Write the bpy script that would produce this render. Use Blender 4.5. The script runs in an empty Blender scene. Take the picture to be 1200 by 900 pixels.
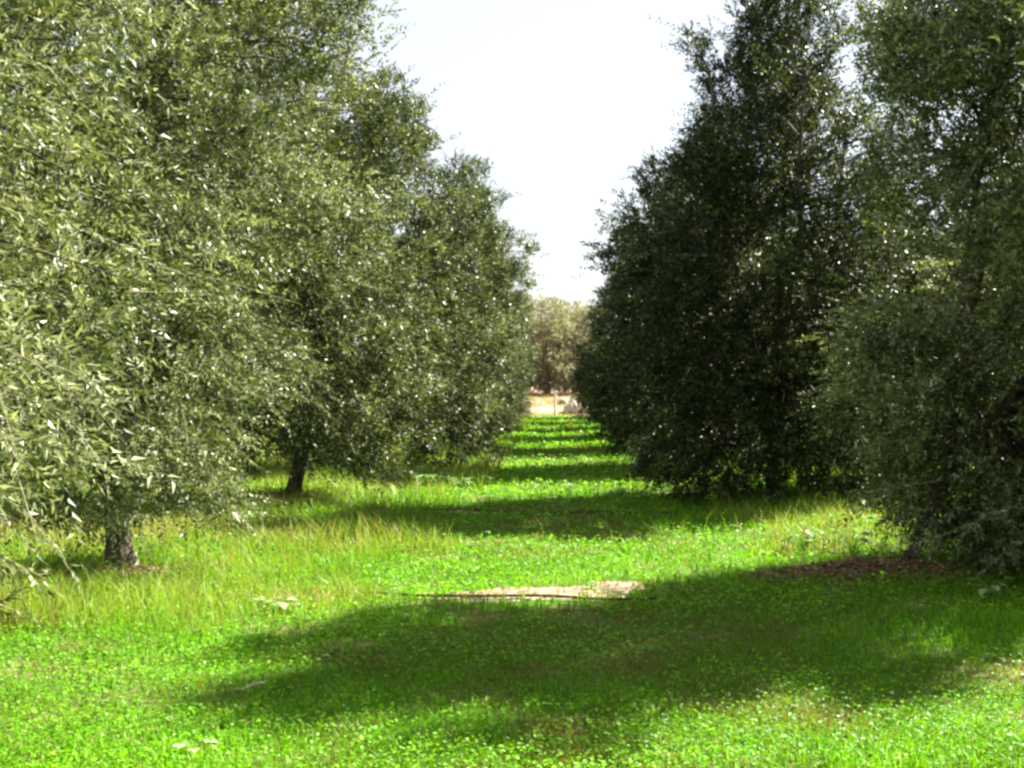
import bpy, math
import numpy as np
from math import radians

# ------------------------------------------------------------------ camera, sky, sun, exposure
sc = bpy.context.scene
COL = sc.collection
cam_d = bpy.data.cameras.new('camera')
cam = bpy.data.objects.new('camera', cam_d)
COL.objects.link(cam)
sc.camera = cam
cam.location = (0.0, 0.0, 1.62)
cam.rotation_euler = (radians(90.0), 0, 0)
cam_d.sensor_width = 36.0
cam_d.lens = 36.0 * 1400 / 1200
cam_d.shift_x = -55 / 1200
cam_d.clip_start = 0.05
cam_d.clip_end = 3000

SUN_EL = 44.0
SUN_DIR = (math.cos(radians(SUN_EL)) * math.cos(radians(32)),
           math.cos(radians(SUN_EL)) * math.sin(radians(32)),
           math.sin(radians(SUN_EL)))          # towards the sun: right and a little ahead
world = bpy.data.worlds.new('World')
sc.world = world
world.use_nodes = True
wn = world.node_tree
wn.nodes.clear()
sky = wn.nodes.new('ShaderNodeTexSky')
sky.sky_type = 'NISHITA'
sky.sun_disc = False
sky.sun_elevation = radians(SUN_EL)
sky.sun_rotation = radians(90 - 32)            # clockwise from +Y
sky.air_density = 1.0
sky.dust_density = 1.5
sky.ozone_density = 1.0
bg = wn.nodes.new('ShaderNodeBackground')
bg.inputs['Strength'].default_value = 0.060
wo = wn.nodes.new('ShaderNodeOutputWorld')
# the photograph's sky is an even white haze: the clear sky is mixed with it all round
hz = wn.nodes.new('ShaderNodeMix'); hz.data_type = 'RGBA'; hz.inputs[0].default_value = 0.72
hz.inputs[7].default_value = (3.3, 3.28, 3.28, 1)
wn.links.new(sky.outputs[0], hz.inputs[6])
wn.links.new(hz.outputs[2], bg.inputs[0])
wn.links.new(bg.outputs[0], wo.inputs[0])

sun_d = bpy.data.lights.new('sun', 'SUN')
sun_d.energy = 5.0
sun_d.angle = radians(0.55)
sun_d.color = (1.0, 0.95, 0.86)
sun = bpy.data.objects.new('sun', sun_d)
COL.objects.link(sun)
from mathutils import Vector
sun.rotation_euler = Vector(SUN_DIR).to_track_quat('Z', 'Y').to_euler()
sun.location = (30, 15, 40)

vs = sc.view_settings
vs.view_transform = 'Standard'
vs.look = 'None'
vs.exposure = 2.4
vs.gamma = 1.0
vs.use_curve_mapping = False
sc.cycles.pixel_filter_type = 'BLACKMAN_HARRIS'
sc.cycles.filter_width = 2.7
sc.cycles.max_bounces = 8
sc.cycles.transmission_bounces = 6
sc.cycles.transparent_max_bounces = 4
sc.cycles.use_denoising = True

# ------------------------------------------------------------------ helpers
def tag(o, label=None, cat=None, group=None, kind=None):
    if label: o['label'] = label
    if cat: o['category'] = cat
    if group: o['group'] = group
    if kind: o['kind'] = kind
    return o

def empty(name, loc=(0, 0, 0), rz=0.0):
    o = bpy.data.objects.new(name, None)
    o.empty_display_size = 0.2
    o.location = loc
    o.rotation_euler = (0, 0, rz)
    COL.objects.link(o)
    return o

def link(name, mesh, parent=None):
    o = bpy.data.objects.new(name, mesh)
    COL.objects.link(o)
    if parent: o.parent = parent
    return o

def unit(v):
    return v / np.maximum(np.linalg.norm(v, axis=-1, keepdims=True), 1e-9)

class MB:
    """collects vertices and 3/4-sided faces in numpy, with one tone per face"""
    def __init__(s): s.v = []; s.f3 = []; s.f4 = []; s.t3 = []; s.t4 = []; s.m3 = []; s.m4 = []; s.n = 0
    def add(s, v, f, tone, mat=0):
        v = np.asarray(v, float).reshape(-1, 3); f = np.asarray(f, np.int64)
        tone = np.broadcast_to(np.asarray(tone, float), (len(f),))
        s.v.append(v)
        if f.shape[1] == 3: s.f3.append(f + s.n); s.t3.append(tone); s.m3.append(np.full(len(f), mat))
        else: s.f4.append(f + s.n); s.t4.append(tone); s.m4.append(np.full(len(f), mat))
        s.n += len(v)
    def mesh(s, name, mats, smooth=False):
        me = bpy.data.meshes.new(name)
        v = np.concatenate(s.v)
        f3 = np.concatenate(s.f3) if s.f3 else np.zeros((0, 3), int)
        f4 = np.concatenate(s.f4) if s.f4 else np.zeros((0, 4), int)
        tone = np.concatenate(s.t3 + s.t4); mi = np.concatenate(s.m3 + s.m4)
        me.vertices.add(len(v)); me.vertices.foreach_set('co', v.astype(np.float32).ravel())
        li = np.concatenate([f3.ravel(), f4.ravel()]).astype(np.int32)
        me.loops.add(len(li)); me.loops.foreach_set('vertex_index', li)
        n3, n4 = len(f3), len(f4)
        me.polygons.add(n3 + n4)
        st = np.concatenate([np.arange(n3) * 3, n3 * 3 + np.arange(n4) * 4]).astype(np.int32)
        me.polygons.foreach_set('loop_start', st)
        me.polygons.foreach_set('material_index', mi.astype(np.int32))
        me.polygons.foreach_set('use_smooth', np.full(n3 + n4, smooth))
        a = me.attributes.new('tone', 'FLOAT', 'FACE')
        a.data.foreach_set('value', tone.astype(np.float32))
        for m in (mats if isinstance(mats, (list, tuple)) else [mats]): me.materials.append(m)
        me.update(calc_edges=True); me.validate()
        return me

def tube(mb, pts, rad, sides=6, tone=0.5, mat=0, rough=0.0, rng=None, cap=True):
    pts = np.asarray(pts, float); k = len(pts)
    rad = np.broadcast_to(np.asarray(rad, float), (k,))
    d = np.gradient(pts, axis=0); d = unit(d)
    ref = np.array([0.31, 0.17, 0.93]) if abs(d[0][2]) < 0.8 else np.array([0.93, 0.31, 0.17])
    u = unit(np.cross(d, ref)); w = np.cross(d, u)
    a = np.arange(sides) / sides * 2 * math.pi
    r = rad[:, None] * np.ones((k, sides))
    if rough and rng is not None: r = r * (1 + rough * rng.uniform(-1, 1, r.shape))
    ring = pts[:, None] + r[..., None] * (np.cos(a)[None, :, None] * u[:, None] + np.sin(a)[None, :, None] * w[:, None])
    v = ring.reshape(-1, 3)
    i = np.arange(k - 1)[:, None] * sides; j = np.arange(sides)[None]
    jn = (j + 1) % sides
    f = np.stack([i + j, i + jn, i + sides + jn, i + sides + j], -1).reshape(-1, 4)
    mb.add(v, f, tone, mat)
    if cap:
        for e, c in ((0, pts[0]), (k - 1, pts[-1])):
            vv = np.concatenate([ring[e], c[None]])
            q = np.arange(sides)
            mb.add(vv, np.stack([q, (q + 1) % sides, np.full(sides, sides)], -1), tone, mat)

def tubes3(mb, P, r0, r1, tone, mat=0):
    """many thin three-sided tubes at once; P is (n, k, 3)"""
    n, k, _ = P.shape
    d = unit(np.gradient(P, axis=1))
    ref = np.broadcast_to(np.array([0.37, 0.21, 0.9]), d.shape)
    u = unit(np.cross(d, ref)); w = np.cross(d, u)
    rr = np.linspace(0, 1, k)[None, :] * (np.reshape(r1, (-1, 1)) - np.reshape(r0, (-1, 1))) + np.reshape(r0, (-1, 1))
    rr = np.broadcast_to(rr, (n, k))
    a = np.arange(3) / 3 * 2 * math.pi
    ring = P[:, :, None] + rr[..., None, None] * (np.cos(a)[:, None] * u[:, :, None] + np.sin(a)[:, None] * w[:, :, None])
    base = (np.arange(n) * k * 3)[:, None, None]
    i = (np.arange(k - 1) * 3)[None, :, None]; j = np.arange(3)[None, None]
    jn = (j + 1) % 3
    f = np.stack([base + i + j, base + i + jn, base + i + 3 + jn, base + i + 3 + j], -1).reshape(-1, 4)
    mb.add(ring.reshape(-1, 3), f, tone, mat)

def leaves(mb, pos, direc, normal, length, width, tone, mat=0, fold=0.18, curl=0.1):
    """diamond leaves: two bent triangles pairs folded along the midrib"""
    n = len(pos)
    direc = unit(direc); s = unit(np.cross(normal, direc)); nn = np.cross(direc, s)
    L = np.reshape(length, (-1, 1)); W = np.reshape(width, (-1, 1)) * 0.5
    b = pos
    m1 = pos + direc * L * 0.45 + s * W + nn * W * fold * 2
    t = pos + direc * L - nn * L * curl
    m2 = pos + direc * L * 0.45 - s * W + nn * W * fold * 2
    v = np.stack([b, m1, t, m2], 1).reshape(-1, 3)
    q = np.arange(n) * 4
    f = np.concatenate([np.stack([q, q + 2, q + 1], -1), np.stack([q, q + 3, q + 2], -1)])
    tone = np.broadcast_to(tone, (n,))
    mb.add(v, f, np.concatenate([tone, tone]), mat)

def leaves1(mb, pos, direc, normal, length, width, tone, mat=0):
    """slender one-triangle leaves for crowns seen from some way off"""
    n = len(pos)
    direc = unit(direc); s = unit(np.cross(normal, direc))
    L = np.reshape(length, (-1, 1)); W = np.reshape(width, (-1, 1)) * 0.5
    v = np.stack([pos + direc * L * .12 + s * W, pos + direc * L * .34 - s * W, pos + direc * L], 1).reshape(-1, 3)
    mb.add(v, np.arange(n * 3).reshape(-1, 3), np.broadcast_to(tone, (n,)), mat)

# smooth value noise on the plane, shared by the ground, the grass and the weeds
_g = np.random.default_rng(7).uniform(-1, 1, (64, 64))
def vnoise(x, y):
    x = np.asarray(x, float); y = np.asarray(y, float)
    xi = np.floor(x).astype(int); yi = np.floor(y).astype(int)
    fx = x - xi; fy = y - yi
    fx = fx * fx * (3 - 2 * fx); fy = fy * fy * (3 - 2 * fy)
    a = _g[xi % 64, yi % 64]; b = _g[(xi + 1) % 64, yi % 64]; c = _g[xi % 64, (yi + 1) % 64]; d = _g[(xi + 1) % 64, (yi + 1) % 64]
    return (a * (1 - fx) + b * fx) * (1 - fy) + (c * (1 - fx) + d * fx) * fy

XL, XR = -3.6, 2.95       # the two tree lines
def hgt(x, y):
    x = np.asarray(x, float); y = np.asarray(y, float)
    h = 0.030 * vnoise(x * 0.55 + 3, y * 0.55) + 0.012 * vnoise(x * 1.9, y * 1.9 + 9)
    h = h + 0.07 * (np.exp(-((x - XL) / 0.8) ** 2) + np.exp(-((x - XR) / 0.8) ** 2))
    t = np.clip((y - 58.0) / 5.5, 0, 1)
    h = h * (1 - t) + (t * t * (3 - 2 * t)) * 1.02
    return h

# ------------------------------------------------------------------ materials
def new_mat(name):
    m = bpy.data.materials.new(name); m.use_nodes = True
    nt = m.node_tree; nt.nodes.clear()
    out = nt.nodes.new('ShaderNodeOutputMaterial')
    return m, nt, out

def ramp(nt, stops):
    r = nt.nodes.new('ShaderNodeValToRGB')
    el = r.color_ramp.elements
    while len(el) < len(stops): el.new(0.5)
    for e, (p, c) in zip(el, stops): e.position = p; e.color = (*c, 1)
    return r

def leaf_mat(name, stops, trans=0.35, rough=0.45, spec=0.5, trans_tint=(1.0, 1.0, 0.6), noise_scale=0.0):
    m, nt, out = new_mat(name)
    at = nt.nodes.new('ShaderNodeAttribute'); at.attribute_name = 'tone'
    r = ramp(nt, stops)
    fac = at.outputs['Fac']
    if noise_scale:
        tc = nt.nodes.new('ShaderNodeNewGeometry')
        nz = nt.nodes.new('ShaderNodeTexNoise'); nz.inputs['Scale'].default_value = noise_scale
        nz.inputs['Detail'].default_value = 3
        nt.links.new(tc.outputs['Position'], nz.inputs['Vector'])
        ma = nt.nodes.new('ShaderNodeMath'); ma.operation = 'MULTIPLY_ADD'
        ma.inputs[1].default_value = 1.1; ma.inputs[2].default_value = -0.57
        nt.links.new(nz.outputs['Fac'], ma.inputs[0])
        ad = nt.nodes.new('ShaderNodeMath'); ad.operation = 'ADD'; ad.use_clamp = True
        nt.links.new(fac, ad.inputs[0]); nt.links.new(ma.outputs[0], ad.inputs[1])
        fac = ad.outputs[0]
    nt.links.new(fac, r.inputs[0])
    p = nt.nodes.new('ShaderNodeBsdfPrincipled')
    p.inputs['Roughness'].default_value = rough
    p.inputs['Specular IOR Level'].default_value = spec
    nt.links.new(r.outputs[0], p.inputs['Base Color'])
    tr = nt.nodes.new('ShaderNodeBsdfTranslucent')
    mul = nt.nodes.new('ShaderNodeMix'); mul.data_type = 'RGBA'; mul.blend_type = 'MULTIPLY'; mul.inputs[0].default_value = 1.0
    nt.links.new(r.outputs[0], mul.inputs[6]); mul.inputs[7].default_value = (*trans_tint, 1)
    nt.links.new(mul.outputs[2], tr.inputs[0])
    mx = nt.nodes.new('ShaderNodeMixShader'); mx.inputs[0].default_value = trans
    nt.links.new(p.outputs[0], mx.inputs[1]); nt.links.new(tr.outputs[0], mx.inputs[2])
    nt.links.new(mx.outputs[0], out.inputs[0])
    return m

def solid_mat(name, c1, c2, scale=8.0, rough=0.85, bump=0.4, dist=0.01, stretch=None, detail=6):
    m, nt, out = new_mat(name)
    geo = nt.nodes.new('ShaderNodeNewGeometry')
    vec = geo.outputs['Position']
    if stretch:
        mp = nt.nodes.new('ShaderNodeMapping'); mp.inputs['Scale'].default_value = stretch
        nt.links.new(vec, mp.inputs[0]); vec = mp.outputs[0]
    nz = nt.nodes.new('ShaderNodeTexNoise'); nz.inputs['Scale'].default_value = scale; nz.inputs['Detail'].default_value = detail
    nt.links.new(vec, nz.inputs['Vector'])
    r = ramp(nt, [(0.32, c1), (0.68, c2)])
    nt.links.new(nz.outputs['Fac'], r.inputs[0])
    p = nt.nodes.new('ShaderNodeBsdfPrincipled'); p.inputs['Roughness'].default_value = rough
    p.inputs['Specular IOR Level'].default_value = 0.25
    nt.links.new(r.outputs[0], p.inputs['Base Color'])
    b = nt.nodes.new('ShaderNodeBump'); b.inputs['Strength'].default_value = bump; b.inputs['Distance'].default_value = dist
    nt.links.new(nz.outputs['Fac'], b.inputs['Height']); nt.links.new(b.outputs[0], p.inputs['Normal'])
    nt.links.new(p.outputs[0], out.inputs[0])
    return m

M = {}
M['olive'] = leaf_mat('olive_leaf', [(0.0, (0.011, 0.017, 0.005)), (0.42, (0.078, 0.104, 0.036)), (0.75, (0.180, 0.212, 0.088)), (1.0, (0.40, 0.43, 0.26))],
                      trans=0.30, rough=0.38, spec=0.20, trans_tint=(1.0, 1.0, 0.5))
M['far_leaf'] = leaf_mat('dry_leaf_foliage', [(0.0, (0.15, 0.16, 0.085)), (0.5, (0.25, 0.25, 0.155)), (1.0, (0.42, 0.37, 0.26))],
                         trans=0.35, rough=0.55, spec=0.3)
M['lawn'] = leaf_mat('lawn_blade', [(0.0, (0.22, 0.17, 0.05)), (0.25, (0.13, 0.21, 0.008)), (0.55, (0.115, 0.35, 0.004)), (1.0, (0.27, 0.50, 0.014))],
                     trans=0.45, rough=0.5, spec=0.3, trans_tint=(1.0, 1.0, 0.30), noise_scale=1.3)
M['tall'] = leaf_mat('tall_grass_blade', [(0.0, (0.36, 0.29, 0.11)), (0.25, (0.25, 0.30, 0.05)), (0.6, (0.17, 0.34, 0.018)), (1.0, (0.13, 0.38, 0.008))],
                     trans=0.40, rough=0.5, spec=0.3, trans_tint=(1.0, 1.0, 0.45), noise_scale=0.8)
M['weed'] = leaf_mat('weed_leaf', [(0.0, (0.10, 0.22, 0.03)), (0.6, (0.20, 0.34, 0.09)), (1.0, (0.50, 0.56, 0.34))], trans=0.35, rough=0.4)
M['litter'] = leaf_mat('dry_litter', [(0.0, (0.07, 0.035, 0.02)), (0.5, (0.22, 0.12, 0.06)), (1.0, (0.46, 0.34, 0.22))], trans=0.1, rough=0.7, spec=0.2)
M['bark'] = solid_mat('olive_bark', (0.030, 0.022, 0.016), (0.13, 0.10, 0.075), scale=14, bump=0.9, dist=0.02, stretch=(1, 1, 0.35))
M['twig'] = solid_mat('twig_bark', (0.14, 0.12, 0.07), (0.26, 0.23, 0.14), scale=30, bump=0.2, dist=0.003)
M['farbark'] = solid_mat('brown_bark', (0.10, 0.05, 0.03), (0.20, 0.11, 0.07), scale=6, bump=0.5)
M['soil'] = solid_mat('bare_soil', (0.14, 0.095, 0.055), (0.34, 0.245, 0.165), scale=9, bump=0.8, dist=0.03)
M['mound'] = solid_mat('brown_soil', (0.11, 0.065, 0.035), (0.32, 0.21, 0.13), scale=14, bump=0.9, dist=0.03)
M['hose'] = solid_mat('old_hose', (0.035, 0.018, 0.012), (0.09, 0.045, 0.025), scale=12, rough=0.6, bump=0.2, dist=0.002)
M['rock'] = solid_mat('pale_rock', (0.36, 0.32, 0.25), (0.55, 0.50, 0.42), scale=3, bump=0.6, dist=0.05)
M['post'] = solid_mat('weathered_post', (0.50, 0.42, 0.34), (0.70, 0.62, 0.52), scale=12, bump=0.3, stretch=(1, 1, 0.2))
M['stick'] = solid_mat('dry_stick', (0.42, 0.33, 0.24), (0.68, 0.58, 0.46), scale=25, bump=0.3, dist=0.003)
M['wire'] = solid_mat('rusty_wire', (0.12, 0.05, 0.035), (0.22, 0.10, 0.07), scale=20, bump=0.1, dist=0.001)

def ground_mat():
    m, nt, out = new_mat('grove_ground')
    geo = nt.nodes.new('ShaderNodeNewGeometry')
    n1 = nt.nodes.new('ShaderNodeTexNoise'); n1.inputs['Scale'].default_value = 1.1; n1.inputs['Detail'].default_value = 8; n1.inputs['Roughness'].default_value = 0.65
    n2 = nt.nodes.new('ShaderNodeTexNoise'); n2.inputs['Scale'].default_value = 26; n2.inputs['Detail'].default_value = 5
    for n in (n1, n2): nt.links.new(geo.outputs['Position'], n.inputs['Vector'])
    green = ramp(nt, [(0.3, (0.035, 0.085, 0.008)), (0.7, (0.075, 0.155, 0.016))])
    nt.links.new(n2.outputs['Fac'], green.inputs[0])
    brown = ramp(nt, [(0.3, (0.10, 0.075, 0.035)), (0.7, (0.20, 0.15, 0.08))])
    nt.links.new(n2.outputs['Fac'], brown.inputs[0])
    rr = ramp(nt, [(0.50, (0, 0, 0)), (0.66, (1, 1, 1))]); nt.links.new(n1.outputs['Fac'], rr.inputs[0])
    mx = nt.nodes.new('ShaderNodeMix'); mx.data_type = 'RGBA'
    nt.links.new(rr.outputs[0], mx.inputs[0]); nt.links.new(green.outputs[0], mx.inputs[6]); nt.links.new(brown.outputs[0], mx.inputs[7])
    # beyond the last trees the ground is dry pinkish earth with straw
    dry = ramp(nt, [(0.30, (0.17, 0.105, 0.065)), (0.50, (0.27, 0.19, 0.13)), (0.72, (0.36, 0.26, 0.20))])
    n3 = nt.nodes.new('ShaderNodeTexNoise'); n3.inputs['Scale'].default_value = 0.9; n3.inputs['Detail'].default_value = 7
    nt.links.new(geo.outputs['Position'], n3.inputs['Vector']); nt.links.new(n3.outputs['Fac'], dry.inputs[0])
    sep = nt.nodes.new('ShaderNodeSeparateXYZ'); nt.links.new(geo.outputs['Position'], sep.inputs[0])
    ad = nt.nodes.new('ShaderNodeMath'); ad.operation = 'MULTIPLY_ADD'; ad.inputs[1].default_value = 2.2
    nt.links.new(n3.outputs['Fac'], ad.inputs[0]); nt.links.new(sep.outputs['Y'], ad.inputs[2])
    mr = nt.nodes.new('ShaderNodeMapRange'); mr.inputs[1].default_value = 58.4; mr.inputs[2].default_value = 59.2
    nt.links.new(ad.outputs[0], mr.inputs[0])
    m2 = nt.nodes.new('ShaderNodeMix'); m2.data_type = 'RGBA'
    nt.links.new(mr.outputs[0], m2.inputs[0]); nt.links.new(mx.outputs[2], m2.inputs[6]); nt.links.new(dry.outputs[0], m2.inputs[7])
    p = nt.nodes.new('ShaderNodeBsdfPrincipled'); p.inputs['Roughness'].default_value = 0.95; p.inputs['Specular IOR Level'].default_value = 0.1
    nt.links.new(m2.outputs[2], p.inputs['Base Color'])
    b = nt.nodes.new('ShaderNodeBump'); b.inputs['Strength'].default_value = 0.7; b.inputs['Distance'].default_value = 0.03
    nt.links.new(n2.outputs['Fac'], b.inputs['Height']); nt.links.new(b.outputs[0], p.inputs['Normal'])
    nt.links.new(p.outputs[0], out.inputs[0])
    return m
M['ground'] = ground_mat()

# ------------------------------------------------------------------ ground
def make_ground():
    xs = np.concatenate([[-900, -400, -150, -60, -30, -20], np.arange(-14, 14.01, 0.22), [20, 30, 60, 150, 400, 900]])
    ys = np.concatenate([[-300, -80, -25, -8], np.arange(-2, 30, 0.22), np.arange(30, 70, 0.5), [76, 90, 120, 200, 400, 900, 1800]])
    X, Y = np.meshgrid(xs, ys)
    Z = hgt(X, Y)
    v = np.stack([X, Y, Z], -1).reshape(-1, 3)
    nx, ny = len(xs), len(ys)
    i = np.arange(ny - 1)[:, None] * nx + np.arange(nx - 1)[None]
    f = np.stack([i, i + 1, i + nx + 1, i + nx], -1).reshape(-1, 4)
    mb = MB(); mb.add(v, f, 0.5)
    tag(link('ground', mb.mesh('ground', M['ground'], True)), 'grassy floor of the olive grove rising to a dry bank', kind='structure')
make_ground()

def soil_sheet(name, cx, cy, rx, ry, mat, seed, rise=0.02, label=None, kind='structure', cat=None):
    rng = np.random.default_rng(seed)
    na, nr = 40, 9
    a = np.arange(na) / na * 2 * math.pi
    rad = 1 + 0.30 * np.sin(2 * a + rng.uniform(0, 6)) * rng.uniform(.4, 1) + 0.16 * np.sin(5 * a + rng.uniform(0, 6)) + rng.uniform(-.12, .12, na)
    V = [[cx, cy, float(hgt(cx, cy)) + rise + 0.004]]
    for k in range(1, nr + 1):
        t = k / nr
        x = cx + rx * rad * t * np.cos(a); y = cy + ry * rad * t * np.sin(a)
        z = hgt(x, y) + rise * (1 - t * t) + 0.006 * (1 - t) + (0.010 * rng.uniform(-1, 1, na) if k < nr else -0.012) + 0.002
        V += list(np.stack([x, y, z], -1))
    mb = MB()
    q = np.arange(na)
    f4 = []
    for k in range(nr - 1):
        b = 1 + k * na
        f4.append(np.stack([b + q, b + na + q, b + na + (q + 1) % na, b + (q + 1) % na], -1))
    V = np.array(V)
    mb.add(V, np.concatenate(f4), 0.5)
    mb.add(V, np.stack([np.zeros(na, int), 1 + q, 1 + (q + 1) % na], -1), 0.5)
    o = link(name, mb.mesh(name, mat, True))
    return tag(o, label, cat, kind=kind)

soil_sheet('soil_patch', -0.25, 9.25, .85, 0.34, M['soil'], 3, 0.006, 'bare pinkish soil patch beside the old irrigation hose')
soil_sheet('soil_patch', 0.45, 9.5, 0.32, 0.2, M['soil'], 5, 0.012, 'small worn soil patch next to the larger bare one')
soil_sheet('soil_patch', -1.1, 14.95, 0.9, 0.25, M['soil'], 9, 0.012, 'narrow worn soil strip along the farther hose')

# ------------------------------------------------------------------ olive trees
PROFILE = ([0, .08, .2, .4, .6, .75, .88, 1.0], [.80, .95, 1.0, 1.0, .93, .74, .48, .14])

UPRIGHT = ([0, .08, .2, .4, .6, .75, .88, 1.0], [.48, .58, .72, .92, .98, .80, .50, .14])

def sprays(mb, S, D, L, nleaf, leaf_len, leaf_w, rng, tone_base, twig=True, k=3, droop=0.18, full=False):
    """leafy twigs: S starts, D directions, L lengths"""
    n = len(S)
    s = np.linspace(0, 1, k)
    bend = rng.normal(0, 0.16, (n, 3)); bend[:, 2] -= droop
    P = S[:, None] + (D * L[:, None])[:, None] * s[None, :, None] + (bend * L[:, None])[:, None] * (s ** 2)[None, :, None]
    if twig: tubes3(mb, P[::4], 0.0022, 0.001, 0.5, 1)
    u = (np.arange(nleaf) + 0.5) / nleaf
    u = 0.12 + 0.90 * u
    pos = S[:, None] + (D * L[:, None])[:, None] * u[None, :, None] + (bend * L[:, None])[:, None] * (u ** 2)[None, :, None]
    tan = unit((D * L[:, None])[:, None] + 2 * (bend * L[:, None])[:, None] * u[None, :, None])
    rv = rng.normal(0, 1, (n, nleaf, 3))
    ref = unit(rng.normal(0, 1, (n, 3)))[:, None] * np.ones((1, nleaf, 1))
    side = unit(np.cross(tan, ref))
    sgn = np.where(np.arange(nleaf) % 2 == 0, 1.0, -1.0)[None, :, None]
    ld = unit(tan * 0.75 + side * sgn * 0.75 + rv * 0.28)
    nrm = unit(np.cross(ld, side) + 0.5 * rng.normal(0, 1, ld.shape) + np.array([0, 0, 0.45]))
    ln = leaf_len * rng.uniform(0.7, 1.2, (n, nleaf)) * (1.05 - 0.3 * u[None])
    tone = np.clip(tone_base[:, None] + rng.normal(0, 0.20, (n, nleaf)) + (rng.random((n, nleaf)) < 0.16) * 0.42, 0, 1)
    (leaves if full else leaves1)(mb, pos.reshape(-1, 3), ld.reshape(-1, 3), nrm.reshape(-1, 3), ln.ravel(), ln.ravel() * leaf_w, tone.ravel(), 0)

def crown_points(rng, n, R, z0, z1, off, prof, mind, shift=(0, 0), nlobe=22, core=.34):
    """clump centres gathered into boughs (lobes) with hollows between them, and a looser core"""
    ph = rng.uniform(0, 6.28, 6)
    lobes = []
    for q in range(nlobe):
        t = (q + rng.uniform(.1, .9)) / nlobe
        t = t ** .92
        a = q * 2.39996 + rng.uniform(-.45, .45)
        rl = R * rng.uniform(.28, .47) * (1 - .30 * t)
        lob = 1 + .10 * math.sin(2 * a + ph[0] + 2.5 * t) + .10 * math.sin(3 * a + ph[1] - 5 * t) + rng.uniform(-.12, .08)
        r = max(R * np.interp(t, *prof) * lob - rl * .75, .05)
        z = z0 + (z1 - z0) * t
        lobes.append((shift[0] + off[0] * t + r * math.cos(a), shift[1] + off[1] * t + r * math.sin(a), max(z, z0 + rl * .55), rl))
    lobes = np.array(lobes); w = lobes[:, 3] ** 1.9; w = np.cumsum(w / w.sum())
    out = []; tries = 0
    while len(out) < n and tries < n * 60:
        tries += 1
        if rng.random() > core:
            lb = lobes[min(int(np.searchsorted(w, rng.random())), nlobe - 1)]
            d = rng.normal(0, 1, 3); d /= np.linalg.norm(d)
            c = lb[:3] + d * lb[3] * rng.random() ** .4 * np.array([1, 1, .85])
        else:
            t = rng.random(); a = rng.uniform(0, 6.283)
            r = R * .72 * np.interp(t, *prof) * rng.random() ** .5
            c = np.array([shift[0] + off[0] * t + r * math.cos(a), shift[1] + off[1] * t + r * math.sin(a), z0 + (z1 - z0) * t * .93])
        if c[2] < z0 * .8: continue
        if out and np.min(np.sum((np.array(out) - c) ** 2, 1)) < mind * mind * (0.55 if tries > n * 30 else 1): continue
        out.append(c)
    return np.array(out)

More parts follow.
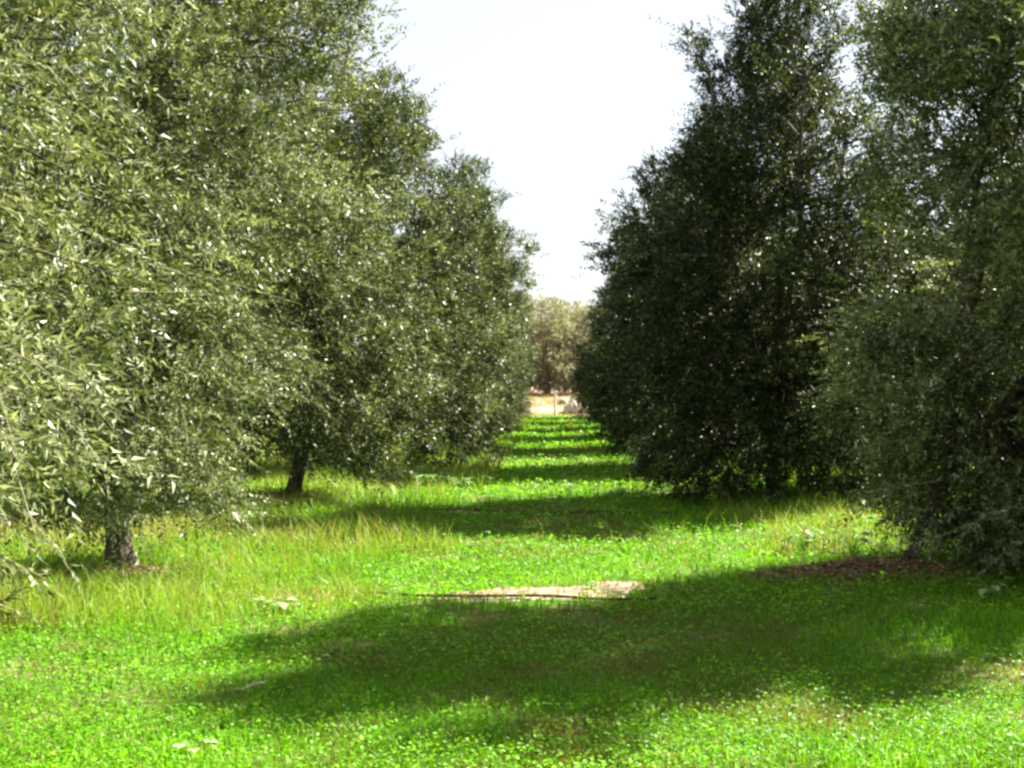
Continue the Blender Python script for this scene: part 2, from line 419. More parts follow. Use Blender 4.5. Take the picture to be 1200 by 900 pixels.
def make_tree_meshes(seed, R=2.0, H=6.8, z0=0.55, off=(0, 0), clumps=260, twigs=16, nleaf=20, leaf_len=0.062, leaf_w=0.26,
                     trunk_r=0.11, fork=0.95, lean=(0, 0), prof=PROFILE, twig_geo=True, mind=0.36, spread=0.24, leafm=None, barkm=None, tone=0.42, shift=(0, 0), core=.34):
    rng = np.random.default_rng(seed)
    leafm = leafm or M['olive']; barkm = barkm or M['bark']
    parts = []
    # trunk: flared, gnarled, ending in a fork
    k = 14; t = np.linspace(0, 1, k)
    path = np.stack([lean[0] * t ** 1.4 + 0.012 * np.sin(t * 5 + seed) * t, lean[1] * t ** 1.4 + 0.012 * np.sin(t * 4 + seed * 2) * t, -0.08 + (fork + 0.13) * t], -1)
    rad = trunk_r * (1.0 + 0.55 * np.exp(-t * 8) - 0.10 * t + 0.05 * np.sin(t * 9 + seed))
    mb = MB(); tube(mb, path, rad, 16, 0.5, 0, 0.085, rng)
    for q in range(5):           # root flare
        a = q / 5 * 6.28 + rng.uniform(-.4, .4)
        e = np.array([math.cos(a), math.sin(a), 0])
        tube(mb, [path[0] + e * 0.02 + [0, 0, .24], path[0] + e * trunk_r * 1.25 + [0, 0, .13], path[0] + e * trunk_r * 2.3 + [0, 0, .03]],
             [trunk_r * .5, trunk_r * .42, trunk_r * .16], 6, 0.5, 0, 0.1, rng)
    parts.append(('trunk', mb.mesh('trunk', barkm, True)))
    top = path[-1]
    C = crown_points(rng, clumps, R - 0.22, z0 + 0.15, H - 0.25, off, prof, mind, shift, core=core)
    # limbs
    nl = 5; a0 = rng.uniform(0, 6.28)
    ends = []; polys = []
    for q in range(nl):
        a = a0 + q / nl * 6.28 + rng.uniform(-.3, .3)
        rr = R * rng.uniform(.38, .58); ze = H * rng.uniform(.60, .78) if q else H * .88
        if q == 0: rr *= .3
        e = np.array([shift[0] + off[0] * .6 + rr * math.cos(a), shift[1] + off[1] * .6 + rr * math.sin(a), ze])
        s = np.linspace(0, 1, 8)[:, None]
        mid = top * .5 + e * .5 + np.array([math.cos(a), math.sin(a), 0]) * R * .16
        P = (1 - s) ** 2 * (top - [0, 0, .12]) + 2 * s * (1 - s) * mid + s ** 2 * e + rng.normal(0, .035, (8, 3)) * np.sin(s * math.pi)
        polys.append(P)
    lm = [MB() for _ in range(nl)]
    for q, P in enumerate(polys):
        tube(lm[q], P, np.linspace(trunk_r * .62, trunk_r * .12, 8), 7, 0.5, 0, 0.08, rng)
    tt = np.linspace(1.2, 7, 26)
    allp = np.concatenate([np.stack([np.interp(tt, np.arange(8), P[:, i]) for i in range(3)], -1) for P in polys]); own = np.repeat(np.arange(nl), 26)
    BP = [[] for _ in range(nl)]
    for c in C:
        d = np.linalg.norm(allp - c, axis=1) + 0.5 * np.maximum(0, allp[:, 2] - c[2]) + rng.uniform(0, .45, len(allp))
        j = int(np.argmin(d)); b = allp[j]
        s = np.linspace(0, 1, 5)[:, None]
        mid = (b + c) * .5 + [0, 0, .10 + .10 * np.linalg.norm(c - b)] + rng.normal(0, .05, 3)
        BP[own[j]].append((1 - s) ** 2 * b + 2 * s * (1 - s) * mid + s ** 2 * c)
    for q in range(nl):
        if BP[q]: tubes3(lm[q], np.array(BP[q]), 0.016, 0.004, 0.5, 0)
        parts.append(('limb', lm[q].mesh('limb', barkm, True)))
    # leafy twigs
    n = len(C)
    axis = np.stack([shift[0] + off[0] * (C[:, 2] / H), shift[1] + off[1] * (C[:, 2] / H), C[:, 2] * .75 + .35], -1)
    outw = unit(C - axis)
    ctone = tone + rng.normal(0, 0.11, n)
    S = np.repeat(C, twigs, 0); O = np.repeat(outw, twigs, 0)
    N = len(S)
    S = S + unit(rng.normal(0, 1, (N, 3))) * spread * rng.random((N, 1)) ** .5
    up = np.repeat(np.interp((C[:, 2] - z0) / (H - z0), [0, .25, .6, 1], [-.35, .0, .35, .7]), twigs)
    D = O * 0.75 + rng.normal(0, .55, (N, 3)); D[:, 2] += up
    D = unit(D)
    L = rng.uniform(.16, .40, N) * np.where(rng.random(N) < .12, 1.5, 1.0)
    mb = MB()
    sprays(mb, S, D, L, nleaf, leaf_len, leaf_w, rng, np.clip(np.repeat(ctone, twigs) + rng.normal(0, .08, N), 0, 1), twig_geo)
    if mb.v:
        zlow = mb.v
    me = mb.mesh('crown', [leafm, M['twig']])
    parts.append(('crown', me))
    return parts

def put_tree(parts, x, y, rz=0.0, scale=1.0, label='', group=None, name='olive_tree'):
    t = empty(name, (x, y, float(hgt(x, y)) - 0.02), rz)
    t.scale = (scale,) * 3
    tag(t, label, 'tree', group)
    for nm, me in parts:
        o = link(nm, me, t)
        if nm == 'crown': o['kind'] = 'stuff'
    return t

def leafy_branch(tree, pts, seed, leaf=0.075, r=0.007, n=40, side=6):
    """a single leafy shoot that stands out of the crown; pts in world metres"""
    rng = np.random.default_rng(seed)
    pts = np.array(pts, float)
    inv = np.array(tree.matrix_basis.inverted())
    P = (np.c_[pts, np.ones(len(pts))] @ inv.T)[:, :3]
    s = np.linspace(0, len(P) - 1, 14)
    Q = np.stack([np.interp(s, np.arange(len(P)), P[:, i]) for i in range(3)], -1)
    for _ in range(6): Q[1:-1] = (Q[:-2] + 2 * Q[1:-1] + Q[2:]) / 4
    mb = MB()
    tube(mb, Q, np.linspace(r, r * .3, 14), 5, 0.5, 1)
    u = np.sort(rng.uniform(.3, 13, n)); i0 = np.minimum(u.astype(int), 12); fr = (u - i0)[:, None]
    pos = Q[i0] * (1 - fr) + Q[i0 + 1] * fr; tan = unit(Q[i0 + 1] - Q[i0])
    ln = rng.uniform(.10, .20, side)
    # short side shoots
    j = rng.integers(3, 12, side)
    D = unit(unit(Q[j + 1] - Q[j]) * .6 + rng.normal(0, .6, (side, 3)))
    sprays(mb, Q[j], D, ln, 12, leaf, .26, rng, np.full(side, .62), full=True)
    sd = unit(np.cross(tan, np.array([.2, .3, 1.0])))
    sg = np.where(np.arange(n) % 2 == 0, 1.0, -1.0)[:, None]
    ld = unit(tan * .8 + sd * sg * .7 + rng.normal(0, .22, (n, 3)))
    nr = unit(np.cross(ld, sd) * sg + rng.normal(0, .3, (n, 3)) + [0, 0, .6])
    L = leaf * rng.uniform(.75, 1.2, n)
    leaves(mb, pos, ld, nr, L, L * .25, np.clip(rng.normal(.68, .18, n), 0, 1))
    return link('leafy_branch', mb.mesh('leafy_branch', [M['olive'], M['twig']]), tree)

SUNROW = 'olive trees of the sunlit row'
SHADEROW = 'olive trees of the shaded row'
# --- the sunlit row, nearest first: sunlight painted into paler leaf tones, darker farther back
near = dict(twigs=32, nleaf=18, leaf_len=.062, leaf_w=.39)
midd = dict(twigs=29, nleaf=18, leaf_len=.074, leaf_w=.43, twig_geo=False)
dist = dict(twigs=22, nleaf=14, leaf_len=.10, leaf_w=.40, twig_geo=False)
SKIRT = ([0, .08, .2, .4, .6, .75, .88, 1.0], [.95, 1.0, 1.0, 1.0, .95, .76, .50, .16])
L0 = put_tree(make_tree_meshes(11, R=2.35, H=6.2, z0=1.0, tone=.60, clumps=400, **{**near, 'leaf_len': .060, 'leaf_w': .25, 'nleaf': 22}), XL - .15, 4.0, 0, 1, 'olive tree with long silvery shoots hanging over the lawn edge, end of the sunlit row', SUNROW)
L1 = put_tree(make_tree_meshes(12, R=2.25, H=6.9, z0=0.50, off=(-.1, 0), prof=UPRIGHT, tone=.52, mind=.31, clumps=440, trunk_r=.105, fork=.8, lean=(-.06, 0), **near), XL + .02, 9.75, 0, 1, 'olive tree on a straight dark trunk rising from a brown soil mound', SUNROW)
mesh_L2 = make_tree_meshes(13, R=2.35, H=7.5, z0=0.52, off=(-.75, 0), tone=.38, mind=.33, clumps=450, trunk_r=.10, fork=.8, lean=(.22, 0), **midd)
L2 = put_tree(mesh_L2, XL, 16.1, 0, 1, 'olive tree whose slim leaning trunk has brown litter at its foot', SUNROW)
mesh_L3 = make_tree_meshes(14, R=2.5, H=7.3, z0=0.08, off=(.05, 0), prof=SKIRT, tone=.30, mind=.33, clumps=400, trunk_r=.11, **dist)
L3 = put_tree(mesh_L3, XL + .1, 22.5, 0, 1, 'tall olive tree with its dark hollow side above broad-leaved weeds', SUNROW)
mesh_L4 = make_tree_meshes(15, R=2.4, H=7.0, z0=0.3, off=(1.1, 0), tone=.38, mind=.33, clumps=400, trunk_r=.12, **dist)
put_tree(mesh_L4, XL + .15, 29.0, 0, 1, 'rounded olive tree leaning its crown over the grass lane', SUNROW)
# --- the shaded row: shade painted into dark leaf tones, first one paler as lit
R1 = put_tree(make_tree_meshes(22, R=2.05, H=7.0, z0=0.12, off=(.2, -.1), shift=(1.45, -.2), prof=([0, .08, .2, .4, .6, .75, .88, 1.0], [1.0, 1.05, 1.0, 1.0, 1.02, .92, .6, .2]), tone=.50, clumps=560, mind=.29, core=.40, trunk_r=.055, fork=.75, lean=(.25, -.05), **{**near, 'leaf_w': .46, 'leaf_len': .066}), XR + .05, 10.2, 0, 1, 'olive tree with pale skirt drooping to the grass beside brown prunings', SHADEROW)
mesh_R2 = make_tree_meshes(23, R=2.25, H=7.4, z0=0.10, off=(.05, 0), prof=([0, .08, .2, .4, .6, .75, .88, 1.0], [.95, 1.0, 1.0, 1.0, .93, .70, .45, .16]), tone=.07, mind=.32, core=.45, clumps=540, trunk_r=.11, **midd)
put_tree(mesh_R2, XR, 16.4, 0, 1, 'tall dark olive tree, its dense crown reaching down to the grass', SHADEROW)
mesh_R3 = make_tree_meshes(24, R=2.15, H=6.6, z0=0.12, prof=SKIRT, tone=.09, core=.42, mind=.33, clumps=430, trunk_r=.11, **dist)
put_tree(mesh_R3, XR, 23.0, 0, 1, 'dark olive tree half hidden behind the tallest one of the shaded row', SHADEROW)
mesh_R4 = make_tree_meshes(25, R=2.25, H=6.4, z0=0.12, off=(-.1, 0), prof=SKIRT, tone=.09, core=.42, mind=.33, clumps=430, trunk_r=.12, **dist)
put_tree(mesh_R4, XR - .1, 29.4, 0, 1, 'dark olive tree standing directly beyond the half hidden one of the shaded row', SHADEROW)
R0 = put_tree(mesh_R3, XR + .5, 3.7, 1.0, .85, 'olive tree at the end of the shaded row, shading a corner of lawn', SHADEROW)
rng = np.random.default_rng(5)
far = [mesh_L4, mesh_R4, mesh_L3, mesh_R3]
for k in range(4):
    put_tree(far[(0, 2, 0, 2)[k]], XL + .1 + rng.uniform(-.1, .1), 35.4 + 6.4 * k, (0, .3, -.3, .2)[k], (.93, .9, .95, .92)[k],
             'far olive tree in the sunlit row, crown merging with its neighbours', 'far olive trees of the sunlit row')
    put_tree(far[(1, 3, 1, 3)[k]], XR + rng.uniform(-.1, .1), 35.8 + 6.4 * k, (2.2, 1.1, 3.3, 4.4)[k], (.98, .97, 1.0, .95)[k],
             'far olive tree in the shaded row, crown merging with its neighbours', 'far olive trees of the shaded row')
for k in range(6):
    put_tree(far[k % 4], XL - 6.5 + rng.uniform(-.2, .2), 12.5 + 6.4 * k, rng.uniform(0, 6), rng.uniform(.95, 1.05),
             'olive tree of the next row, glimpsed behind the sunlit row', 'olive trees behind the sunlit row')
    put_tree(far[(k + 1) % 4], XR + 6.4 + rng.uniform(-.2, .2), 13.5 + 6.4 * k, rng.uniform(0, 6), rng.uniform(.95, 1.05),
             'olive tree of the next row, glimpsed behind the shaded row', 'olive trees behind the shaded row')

# shoots that stand out against the shade
leafy_branch(L1, [(-3.25, 8.1, 1.35), (-3.1, 7.85, 1.12), (-2.88, 7.7, 1.04), (-2.62, 7.6, 1.10)], 1)
leafy_branch(L1, [(-3.35, 8.0, 1.42), (-3.25, 7.7, 1.2), (-3.1, 7.6, 1.05), (-2.98, 7.5, .99)], 2)
leafy_branch(L1, [(-3.3, 8.0, 1.75), (-3.0, 7.8, 1.62), (-2.75, 7.7, 1.56), (-2.5, 7.6, 1.60)], 3)
leafy_branch(L0, [(-2.9, 5.0, 1.6), (-2.6, 5.2, 1.35), (-2.4, 5.3, 1.25), (-2.2, 5.4, 1.2)], 4)
leafy_branch(L0, [(-2.9, 5.0, 1.2), (-2.6, 5.2, 1.0), (-2.42, 5.3, .82), (-2.3, 5.35, .75)], 5)
leafy_branch(L0, [(-2.95, 4.9, .95), (-2.7, 5.1, .75), (-2.5, 5.2, .62), (-2.36, 5.25, .72)], 6)
leafy_branch(L0, [(-2.9, 5.0, 1.45), (-2.6, 5.25, 1.3), (-2.35, 5.4, 1.28), (-2.1, 5.5, 1.33)], 7)
for q, (z, dz, x1) in enumerate([(2.0, .35, 2.45), (1.55, -.05, 2.35), (1.2, -.08, 2.25), (.85, -.1, 2.2), (2.6, .2, 2.5), (3.1, .1, 2.55), (.6, -.2, 2.7), (.5, -.3, 3.1)]):
    y = 9.5 - .05 * q
    leafy_branch(R1, [(x1 + .75, y, z - dz * .1), (x1 + .45, y - .15, z + dz * .1), (x1 + .2, y - .25, z + dz * .5), (x1, y - .3, z + dz)], 20 + q, leaf=.062, r=.005, n=80, side=14)

# ------------------------------------------------------------------ lawn, tall grass
def visible_xy(rng, n, y0, y1, power, xlo=-9.0, xhi=8.0):
    """ground points inside a generous view wedge, denser nearby"""
    a = 1 - power
    u = rng.random(n)
    y = (y0 ** a + u * (y1 ** a - y0 ** a)) ** (1 / a)
    lo = np.maximum(-.50 * y - 1.2, xlo); hi = np.minimum(.42 * y + 1.2, xhi)
    x = lo + rng.random(n) * (hi - lo)
    return x, y

def bare(x, y):
    x = x + .30 * vnoise(x * 2.6, y * 2.6) + .12 * vnoise(x * 7, y * 7); y = y + .22 * vnoise(x * 2.9 + 9, y * 2.9) + .10 * vnoise(x * 8 + 3, y * 8)
    pn = np.clip(.66 + .9 * vnoise(x * 4.3 + 5, y * 4.3), 0, 1)
    b = pn * np.exp(-(((x + .25) / .62) ** 2 + ((y - 9.2) / .25) ** 2) ** 2) * 1.0
    b = np.maximum(b, np.exp(-(((x - .45) / .30) ** 2 + ((y - 9.5) / .22) ** 2) ** 2))
    b = np.maximum(b, .8 * np.exp(-(((x + 1.1) / .9) ** 2 + ((y - 14.95) / .25) ** 2) ** 2))
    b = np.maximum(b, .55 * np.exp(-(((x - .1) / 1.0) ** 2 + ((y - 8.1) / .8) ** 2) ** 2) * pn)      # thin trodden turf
    for cx, cy, r in ((XL + .02, 9.75, .45), (XL, 16.1, .45), (2.55, 9.95, .55)):
        b = np.maximum(b, .9 * np.exp(-(((x - cx) / r) ** 2 + ((y - cy) / (r * .7)) ** 2) ** 2))
    return b

def blades(mb, x, y, h, w, rng, tone, lean=0.5):
    f = y > 13          # farther blades are single triangles
    if f.any() and not f.all():
        blades(mb, x[f], y[f], h[f], w[f], rng, tone[f], lean); k = ~f
        x, y, h, w, tone = x[k], y[k], h[k], w[k], tone[k]
    n = len(x)
    z = hgt(x, y) - 0.004
    a = rng.uniform(0, 6.283, n)
    dx, dy = np.cos(a), np.sin(a)
    b = rng.uniform(0, 6.283, n); ln = h * lean * rng.uniform(.2, 1.2, n)
    lx, ly = np.cos(b) * ln, np.sin(b) * ln
    p = np.stack([x, y, z], -1)
    s = np.stack([dx * w * .5, dy * w * .5, np.zeros(n)], -1)
    mid = p + np.stack([lx * .3, ly * .3, h * .6], -1)
    tip = p + np.stack([lx, ly, h * rng.uniform(.85, 1.0, n)], -1)
    if len(x) and y.min() > 13:
        mb.add(np.stack([p - s, p + s, tip], 1).reshape(-1, 3), np.arange(n * 3).reshape(-1, 3), tone)
        return
    v = np.stack([p - s, p + s, mid + s * .8, mid - s * .8, tip], 1).reshape(-1, 3)
    q = np.arange(n) * 5
    f = np.concatenate([np.stack([q, q + 1, q + 2], -1), np.stack([q, q + 2, q + 3], -1), np.stack([q + 3, q + 2, q + 4], -1)])
    mb.add(v, f, np.tile(tone, 3))

def make_lawn():
    rng = np.random.default_rng(31)
    mb = MB()
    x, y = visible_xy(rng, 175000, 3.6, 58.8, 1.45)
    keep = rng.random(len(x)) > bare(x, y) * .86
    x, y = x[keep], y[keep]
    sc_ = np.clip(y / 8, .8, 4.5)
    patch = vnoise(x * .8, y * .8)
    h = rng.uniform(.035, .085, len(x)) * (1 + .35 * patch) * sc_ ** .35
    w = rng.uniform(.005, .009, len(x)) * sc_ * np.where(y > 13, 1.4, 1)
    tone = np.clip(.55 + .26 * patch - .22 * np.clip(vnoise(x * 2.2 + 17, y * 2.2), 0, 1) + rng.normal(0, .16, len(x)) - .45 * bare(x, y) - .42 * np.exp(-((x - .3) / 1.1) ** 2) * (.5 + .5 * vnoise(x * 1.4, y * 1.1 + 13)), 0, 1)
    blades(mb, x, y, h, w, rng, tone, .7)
    # dry straw lying in the turf
    xs, ys = visible_xy(rng, 5000, 3.6, 30, 1.4); n = len(xs)
    a = rng.uniform(0, 6.283, n)
    L = rng.uniform(.05, .14, n)
    leaves(mb, np.stack([xs, ys, hgt(xs, ys) + rng.uniform(.02, .06, n)], -1), np.stack([np.cos(a), np.sin(a), rng.normal(0, .12, n)], -1),
           unit(rng.normal(0, .3, (n, 3)) + [0, 0, 1]), L, np.full(n, .006) * np.clip(ys / 8, .8, 3), np.zeros(n), 0, .1, .05)
    # clover and other small round leaves lying flat above the blades
    x, y = visible_xy(rng, 185000, 3.6, 58.8, 1.5)
    den = .62 + .5 * vnoise(x * .7 + 20, y * .7 + 5) + .3 * vnoise(x * 2.3, y * 2.3)
    keep = (rng.random(len(x)) > bare(x, y) * .97) & (rng.random(len(x)) < den)
    x, y = x[keep], y[keep]; n = len(x)
    sc_ = np.clip(y / 8, .8, 4.5)
    pos = np.stack([x, y, hgt(x, y) + rng.uniform(.015, .07, n) * sc_ ** .35], -1)
    a = rng.uniform(0, 6.283, n)
    d = np.stack([np.cos(a), np.sin(a), rng.normal(.05, .35, n)], -1)
    nr = unit(rng.normal(0, .38, (n, 3)) + [0, 0, 1])
    L = rng.uniform(.018, .036, n) * sc_ ** .9
    tone = np.clip(.60 + .16 * vnoise(x * .9, y * .9) + rng.normal(0, .15, n), 0, 1)
    leaves(mb, pos, d, nr, L, L * rng.uniform(.6, .9, n), tone, 0, .1, .1)
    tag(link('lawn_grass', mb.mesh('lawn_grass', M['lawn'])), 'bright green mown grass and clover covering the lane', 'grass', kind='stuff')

def make_tall():
    rng = np.random.default_rng(32)
    mb = MB()
    x, y = visible_xy(rng, 190000, 6.5, 58.0, 1.4)
    edge = np.interp(y, [6, 7.6, 9, 12, 16, 20, 58], [-9, -2.2, -1.35, -1.35, -1.35, -1.2, -1.2]) + .35 * vnoise(x * .6, y * .6) + .25 * vnoise(x * 2, y * 2)
    s1 = (x < edge) & (y > 7.4 + .5 * vnoise(x * 1.1, y * .9) + np.clip(-(x + 3) * .3, -.2, .8))
    er = 2.0 + .4 * vnoise(x * .7, y * .7 + 40)
    s2 = (x > er) & (y > 10.9)
    p = np.where(s1, .75 + .4 * vnoise(x * 1.3, y * 1.3), np.where(s2, .6, 0.012 * (y > 9)))
    keep = (rng.random(len(x)) < p) & (rng.random(len(x)) > bare(x, y) * .9)
    x, y = x[keep], y[keep]; n = len(x)
    sc_ = np.clip(y / 9, 1, 5)
    clump = .5 + .5 * vnoise(x * 2.1 + 7, y * 2.1)
    h = (.08 + .26 * clump * rng.random(n) + .05 * rng.random(n)) * np.clip(.55 + .9 * (.5 + .5 * vnoise(x * .7 + 31, y * .7)), .5, 1.4)
    h = h * sc_ ** .22
    w = rng.uniform(.004, .0075, n) * sc_ * np.where(y > 13, 1.4, 1)
    tone = np.clip(.42 - .30 * (rng.random(n) < .25) + .2 * vnoise(x * .8 + 3, y * .8) + rng.normal(0, .12, n), 0, 1)
    blades(mb, x, y, h, w, rng, tone, .75)
    # thin seed stalks
    m = 2200
    x, y = visible_xy(rng, m * 5, 8.0, 50.0, 1.2)
    k = (x < -1.5 + .3 * vnoise(x, y)) & (x > -5.5) & (y > 8.2); x, y = x[k][:m], y[k][:m]; n = len(x)
    blades(mb, x, y, rng.uniform(.16, .34, n), rng.uniform(.002, .0035, n) * np.clip(y / 9, 1, 5), rng, np.clip(rng.normal(.12, .1, n), 0, 1), .5)
    tag(link('tall_grass', mb.mesh('tall_grass', M['tall'])), 'long yellowish grass left unmown along the tree rows', 'grass', kind='stuff')
make_lawn()
make_tall()

# ------------------------------------------------------------------ hoses, mounds, litter, sticks
def hose(pts, r, label, seed):
    rng = np.random.default_rng(seed)
    pts = np.array(pts, float); s = np.linspace(0, len(pts) - 1, 40)
    x = np.interp(s, np.arange(len(pts)), pts[:, 0]); y = np.interp(s, np.arange(len(pts)), pts[:, 1]) + .012 * np.sin(s * 5 + seed)
    z = hgt(x, y) + r + np.interp(s, np.arange(len(pts)), pts[:, 2]) + .006 * np.sin(s * 3)
    mb = MB(); tube(mb, np.stack([x, y, z], -1), r, 8)
    tag(link('irrigation_hose', mb.mesh('irrigation_hose', M['hose'], True)), label, 'hose', 'irrigation hoses across the lane')
hose([(-1.55, 9.22, .018), (-1.1, 9.05, .02), (-.5, 9.0, .02), (.1, 8.98, .02), (.5, 8.94, .02), (.75, 8.96, .005), (1.0, 9.0, -.02)], .011, 'thin brown irrigation hose lying along the large bare soil patch', 1)
hose([(-2.6, 15.1, .02), (-1.5, 14.85, .02), (-.7, 14.75, .02), (.2, 14.7, .02), (1.4, 14.9, .02)], .014, 'thin brown irrigation hose crossing the lane by the narrow soil strip', 2)

soil_sheet('soil_mound', XL + .02, 9.72, .42, .30, M['mound'], 21, .07, 'brown soil mound round the straight dark trunk', cat='soil', kind=None)
soil_sheet('soil_mound', XL, 16.05, .45, .32, M['mound'], 22, .07, 'brown soil mound below the slim leaning trunk', cat='soil', kind=None)
soil_sheet('soil_mound', 2.6, 9.95, .60, .28, M['mound'], 23, .04, 'brown soil heap under the prunings of the shaded row', cat='soil', kind=None)

def litter(cx, cy, rx, ry, n, seed, label, lift=.10):
    rng = np.random.default_rng(seed)
    a = rng.uniform(0, 6.283, n); r = rng.random(n) ** .6
    x = cx + rx * r * np.cos(a); y = cy + ry * r * np.sin(a)
    z = hgt(x, y) + lift * (1 - r) * rng.random(n) + .015 + .05 * (1 - r * r)
    mb = MB()
    d = rng.normal(0, 1, (n, 3)); d[:, 2] *= .4
    L = rng.uniform(.03, .065, n)
    leaves(mb, np.stack([x, y, z], -1), d, unit(rng.normal(0, .6, (n, 3)) + [0, 0, 1]), L, L * .45, np.clip(rng.normal(.5, .28, n), 0, 1), 0, .3, .25)
    m = n // 22
    S = np.stack([x[:m], y[:m], z[:m]], -1); D = rng.normal(0, 1, (m, 3)); D[:, 2] = np.abs(D[:, 2]) * .25; D = unit(D)
    Ls = rng.uniform(.10, .32, m)
    P = S[:, None] + (D * Ls[:, None])[:, None] * np.linspace(0, 1, 4)[None, :, None] + rng.normal(0, .004, (m, 4, 3))
    tubes3(mb, P, .0035, .0015, .75, 0)
    tag(link('leaf_litter', mb.mesh('leaf_litter', M['litter'])), label, 'litter', kind='stuff')
litter(2.5, 9.8, 1.05, .50, 1700, 41, 'reddish brown dry prunings heaped under the shaded olive')
litter(XL - .1, 9.65, .55, .30, 350, 42, 'brown dry leaves scattered round the straight dark trunk', .03)
litter(XL - .05, 15.95, .55, .30, 300, 43, 'brown dry leaves at the slim leaning trunk', .05)

def stick(x, y, ln, ang, seed, label):
    rng = np.random.default_rng(seed)
    s = np.linspace(-.5, .5, 7)
    X = x + s * ln * math.cos(ang); Y = y + s * ln * math.sin(ang)
    P = np.stack([X, Y, hgt(X, Y) + .055 + .012 * np.sin(s * 5) + .02 * s], -1)
    mb = MB(); tube(mb, P, np.linspace(.009, .004, 7), 7, .5, 0, .15, rng)
    tube(mb, [P[4], P[4] + [.02, .02, .004], P[4] + [.045, .03, .006]], [.006, .005, .002], 5)
    tag(link('dry_stick', mb.mesh('dry_stick', M['stick'], True)), label, 'stick')
stick(-1.60, 6.2, .16, -.05, 3, 'pale dry stick lying alone on the mown grass')

# ------------------------------------------------------------------ weeds
def weed(x, y, nleaf, size, seed, label, group=None, tone=.5, upright=.5, name='broadleaf_weed'):
    """rosette of broad leaves on stalks"""
    rng = np.random.default_rng(seed)
    t = empty(name, (x, y, float(hgt(x, y))))
    tag(t, label, 'weed', group)
    st = MB()
    for q in range(nleaf):
        a = q * 2.4 + rng.uniform(-.4, .4)
        e = np.array([math.cos(a), math.sin(a), 0]); hgt_ = size * rng.uniform(.5, 1.1) * upright; rr = size * rng.uniform(.25, .6)
        end = e * rr + [0, 0, hgt_]
        tube(st, [[0, 0, -.01], e * rr * .4 + [0, 0, hgt_ * .7], end], [.004, .003, .002], 4, .4, 0)
        # one broad leaf: seven-point blade with a folded midrib
        L = size * rng.uniform(.30, .50); W = L * rng.uniform(.28, .42)
        d = unit(e + [0, 0, rng.uniform(-.3, .35)] + rng.normal(0, .15, 3)); s = unit(np.cross([0, 0, 1.0], d)); up = np.cross(d, s)
        us = [0, .3, .6, .85]; ws = [.35, 1, .85, .45]
        V = []
        for u, w in zip(us, ws):
            c = end + d * L * u - up * L * .18 * u * u
            V += [c + s * W * w + up * W * .25, c, c - s * W * w + up * W * .25]
        V.append(end + d * L - up * L * .25)
        f4 = []
        for k in range(3):
            b = k * 3
            f4 += [(b, b + 1, b + 4, b + 3), (b + 1, b + 2, b + 5, b + 4)]
        tn = float(np.clip(rng.normal(tone, .16), 0, 1))
        lb = MB(); lb.add(V, f4, tn); lb.add(V, [(9, 10, 12), (10, 11, 12)], tn)
        link('leaf', lb.mesh('leaf', M['weed'], True), t)
    link('stem', st.mesh('stem', M['weed'], True), t)
    return t
weed(-1.60, 5.25, 8, .13, 1, 'low weed with large pale leaves in the sunlit foreground turf', tone=.85, upright=.35)
weed(-2.0, 8.6, 22, .16, 2, 'pale-leaved weed at the edge of the tall grass', tone=.62)
weed(-2.15, 8.8, 16, .12, 3, 'smaller pale weed behind the one edging the tall grass', tone=.7)
for q, (x, y, s) in enumerate([(-2.1, 18.6, .40), (-1.75, 18.9, .38), (-1.5, 18.3, .34), (-2.4, 19.4, .40), (-1.2, 19.0, .30), (-1.9, 19.8, .36)]):
    weed(x, y, 26, s * .62, 10 + q, 'bright broad-leaved weed in the clump bordering the sunlit row', 'weeds beside the sunlit row', tone=.45, upright=.8)
for q, (x, y, s) in enumerate([(-.25, 17.6, .25), (.15, 17.9, .22), (.9, 17.2, .22)]):
    weed(x, y, 18, s * .7, 30 + q, 'small leafy weed growing in the middle of the lane', 'weeds in the lane', tone=.4, upright=.7)
for q, (x, y, s) in enumerate([(3.05, 8.45, .26), (3.35, 8.2, .24), (2.75, 11.2, .34), (2.35, 11.4, .34)]):
    weed(x, y, 18, s * .75, 40 + q, ('leafy weed at the edge of bright lawn below the drooping skirt', 'leafy weed sprouting behind the brown prunings')[q > 1],
         ('weeds below the skirt', 'weeds behind the prunings')[q > 1], tone=.5, upright=.8)

# ------------------------------------------------------------------ beyond the lane: bank, post, rocks, dry trees
def far_tree(seed, x, y, H, R, label, rz=0.0):
    put_tree(FT[seed], x, y, rz, H, label, 'trees on the dry bank', name='bank_tree')
FT = [make_tree_meshes(61, R=2.5, H=5.6, z0=1.0, clumps=190, twigs=14, nleaf=8, leaf_len=.17, leaf_w=.42, trunk_r=.13, fork=1.7, twig_geo=False, leafm=M['far_leaf'], barkm=M['farbark'], mind=.4, spread=.35),
      make_tree_meshes(62, R=2.6, H=4.9, z0=.15, prof=SKIRT, clumps=210, twigs=14, nleaf=8, leaf_len=.17, leaf_w=.42, trunk_r=.12, fork=1.4, twig_geo=False, leafm=M['far_leaf'], barkm=M['farbark'], mind=.4, spread=.35)]
far_tree(0, -.65, 66, 1.0, 0, 'sparse yellowish tree on a thin reddish trunk atop the bank')
far_tree(1, 1.9, 67.5, 1.0, 0, 'low grey-green tree on the bank behind the pale rocks')
far_tree(1, -3.6, 68, 1.05, 0, 'spreading pale tree on the bank behind the sunlit row', 1.3)
for q, (x, y) in enumerate([(-9, 70), (-2.6, 71.5), (7, 69), (.9, 71), (13, 72), (4.4, 72), (-5.8, 73), (-15, 72), (19, 75), (-21, 75)]):
    far_tree(q % 2 if abs(x) > 8 else 1, x, y, 1.1, 0, 'distant dry tree beyond the bank, partly hidden by others', q * 1.7)

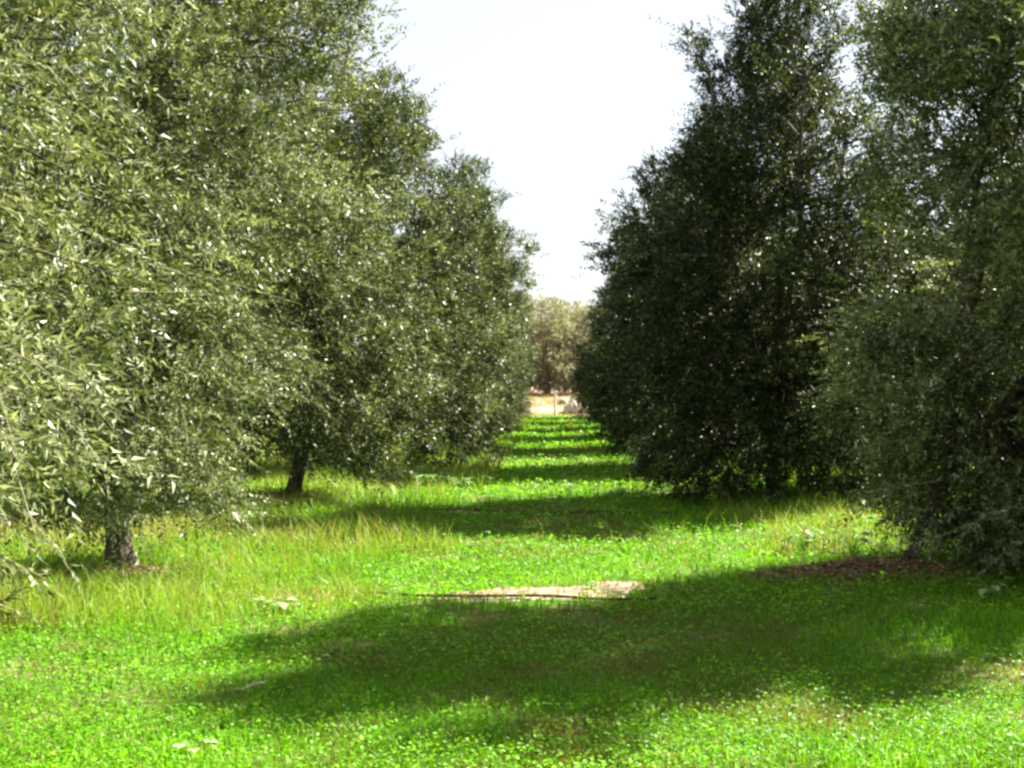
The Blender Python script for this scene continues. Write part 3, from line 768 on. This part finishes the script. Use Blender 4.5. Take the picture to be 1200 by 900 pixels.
def post(x, y, h, r, label, lean):
    rng = np.random.default_rng(8)
    t = empty('fence_post', (x, y, float(hgt(x, y)))); tag(t, label, 'post')
    mb = MB(); tube(mb, [[0, 0, -.15], [lean * .3, 0, h * .33], [lean * .66, 0, h * .66], [lean, 0, h]], [r * 1.05, r, r, r * .95], 8, .5, 0, .05, rng)
    link('post_shaft', mb.mesh('post_shaft', M['post']), t)
    mb = MB(); tube(mb, [[lean * .95, 0, h], [lean, 0, h + .04]], [r * 1.2, r * .7], 8, .5, 0, .05, rng)
    link('post_cap', mb.mesh('post_cap', M['post']), t)
post(-.20, 58.9, 1.0, .055, 'pale weathered post standing at the foot of the dry bank', .02)

def rock(x, y, sx, sy, sz, seed, label):
    rng = np.random.default_rng(seed)
    na, nz = 12, 6
    V = []; ph = rng.uniform(0, 6, 4)
    for k in range(nz + 1):
        t = k / nz * math.pi
        for j in range(na):
            a = j / na * 6.283
            r = 1 + .18 * math.sin(2 * a + ph[0] + t) + .15 * math.sin(3 * a + ph[1] - 2 * t) + rng.uniform(-.10, .10) * (0 < k < nz)
            V.append((sx * r * math.sin(t) * math.cos(a), sy * r * math.sin(t) * math.sin(a), sz * (.35 + math.cos(t) * (1 + .2 * math.sin(a + ph[2])))))
    i = np.arange(nz)[:, None] * na; j = np.arange(na)[None]; jn = (j + 1) % na
    mb = MB(); mb.add(V, np.stack([i + j, i + na + j, i + na + jn, i + jn], -1).reshape(-1, 4), .5)
    o = link('boulder', mb.mesh('boulder', M['rock'])); o.location = (x, y, float(hgt(x, y)))
    tag(o, label, 'rock', 'pale rocks on the bank')
rock(.62, 59.6, .45, .35, .42, 1, 'largest pale rock on the bank, pointed on top')
rock(1.35, 59.8, .40, .3, .22, 2, 'flat pale rock lying between larger and smaller ones')
rock(1.95, 60.2, .35, .3, .24, 3, 'small pale rock at the end of the rock group')
rock(.28, 61.3, .24, .2, .2, 4, 'little pale rock higher up on the bank')

def brush():
    """low reddish dry scrub along the top of the bank"""
    rng = np.random.default_rng(71)
    n = 9000
    x = rng.uniform(-14, 14, n); y = 62.6 + rng.uniform(0, 1.4, n) + .3 * vnoise(x, x)
    h = .10 + .45 * rng.random(n) * (.5 + .5 * vnoise(x * 1.5, y))
    mb = MB()
    blades(mb, x, y, h, rng.uniform(.02, .05, n), rng, np.clip(rng.normal(.22, .18, n), 0, 1), .8)
    tag(link('dry_scrub', mb.mesh('dry_scrub', M['litter'])), 'low reddish brown scrub along the top of the bank', 'scrub', kind='stuff')
    mb = MB()
    n = 12000
    x = rng.uniform(-9, 8, n); y = rng.uniform(58.6, 62.6, n)
    k = vnoise(x * 1.1, y * 1.1 + 4) > -.1; x, y = x[k], y[k]; n = len(x)
    blades(mb, x, y, rng.uniform(.06, .22, n), rng.uniform(.015, .03, n), rng, np.clip(rng.normal(.2, .18, n), 0, 1), .8)
    tag(link('dry_grass', mb.mesh('dry_grass', M['tall'])), 'straw coloured dry grass on the slope of the bank', 'grass', kind='stuff')
brush()
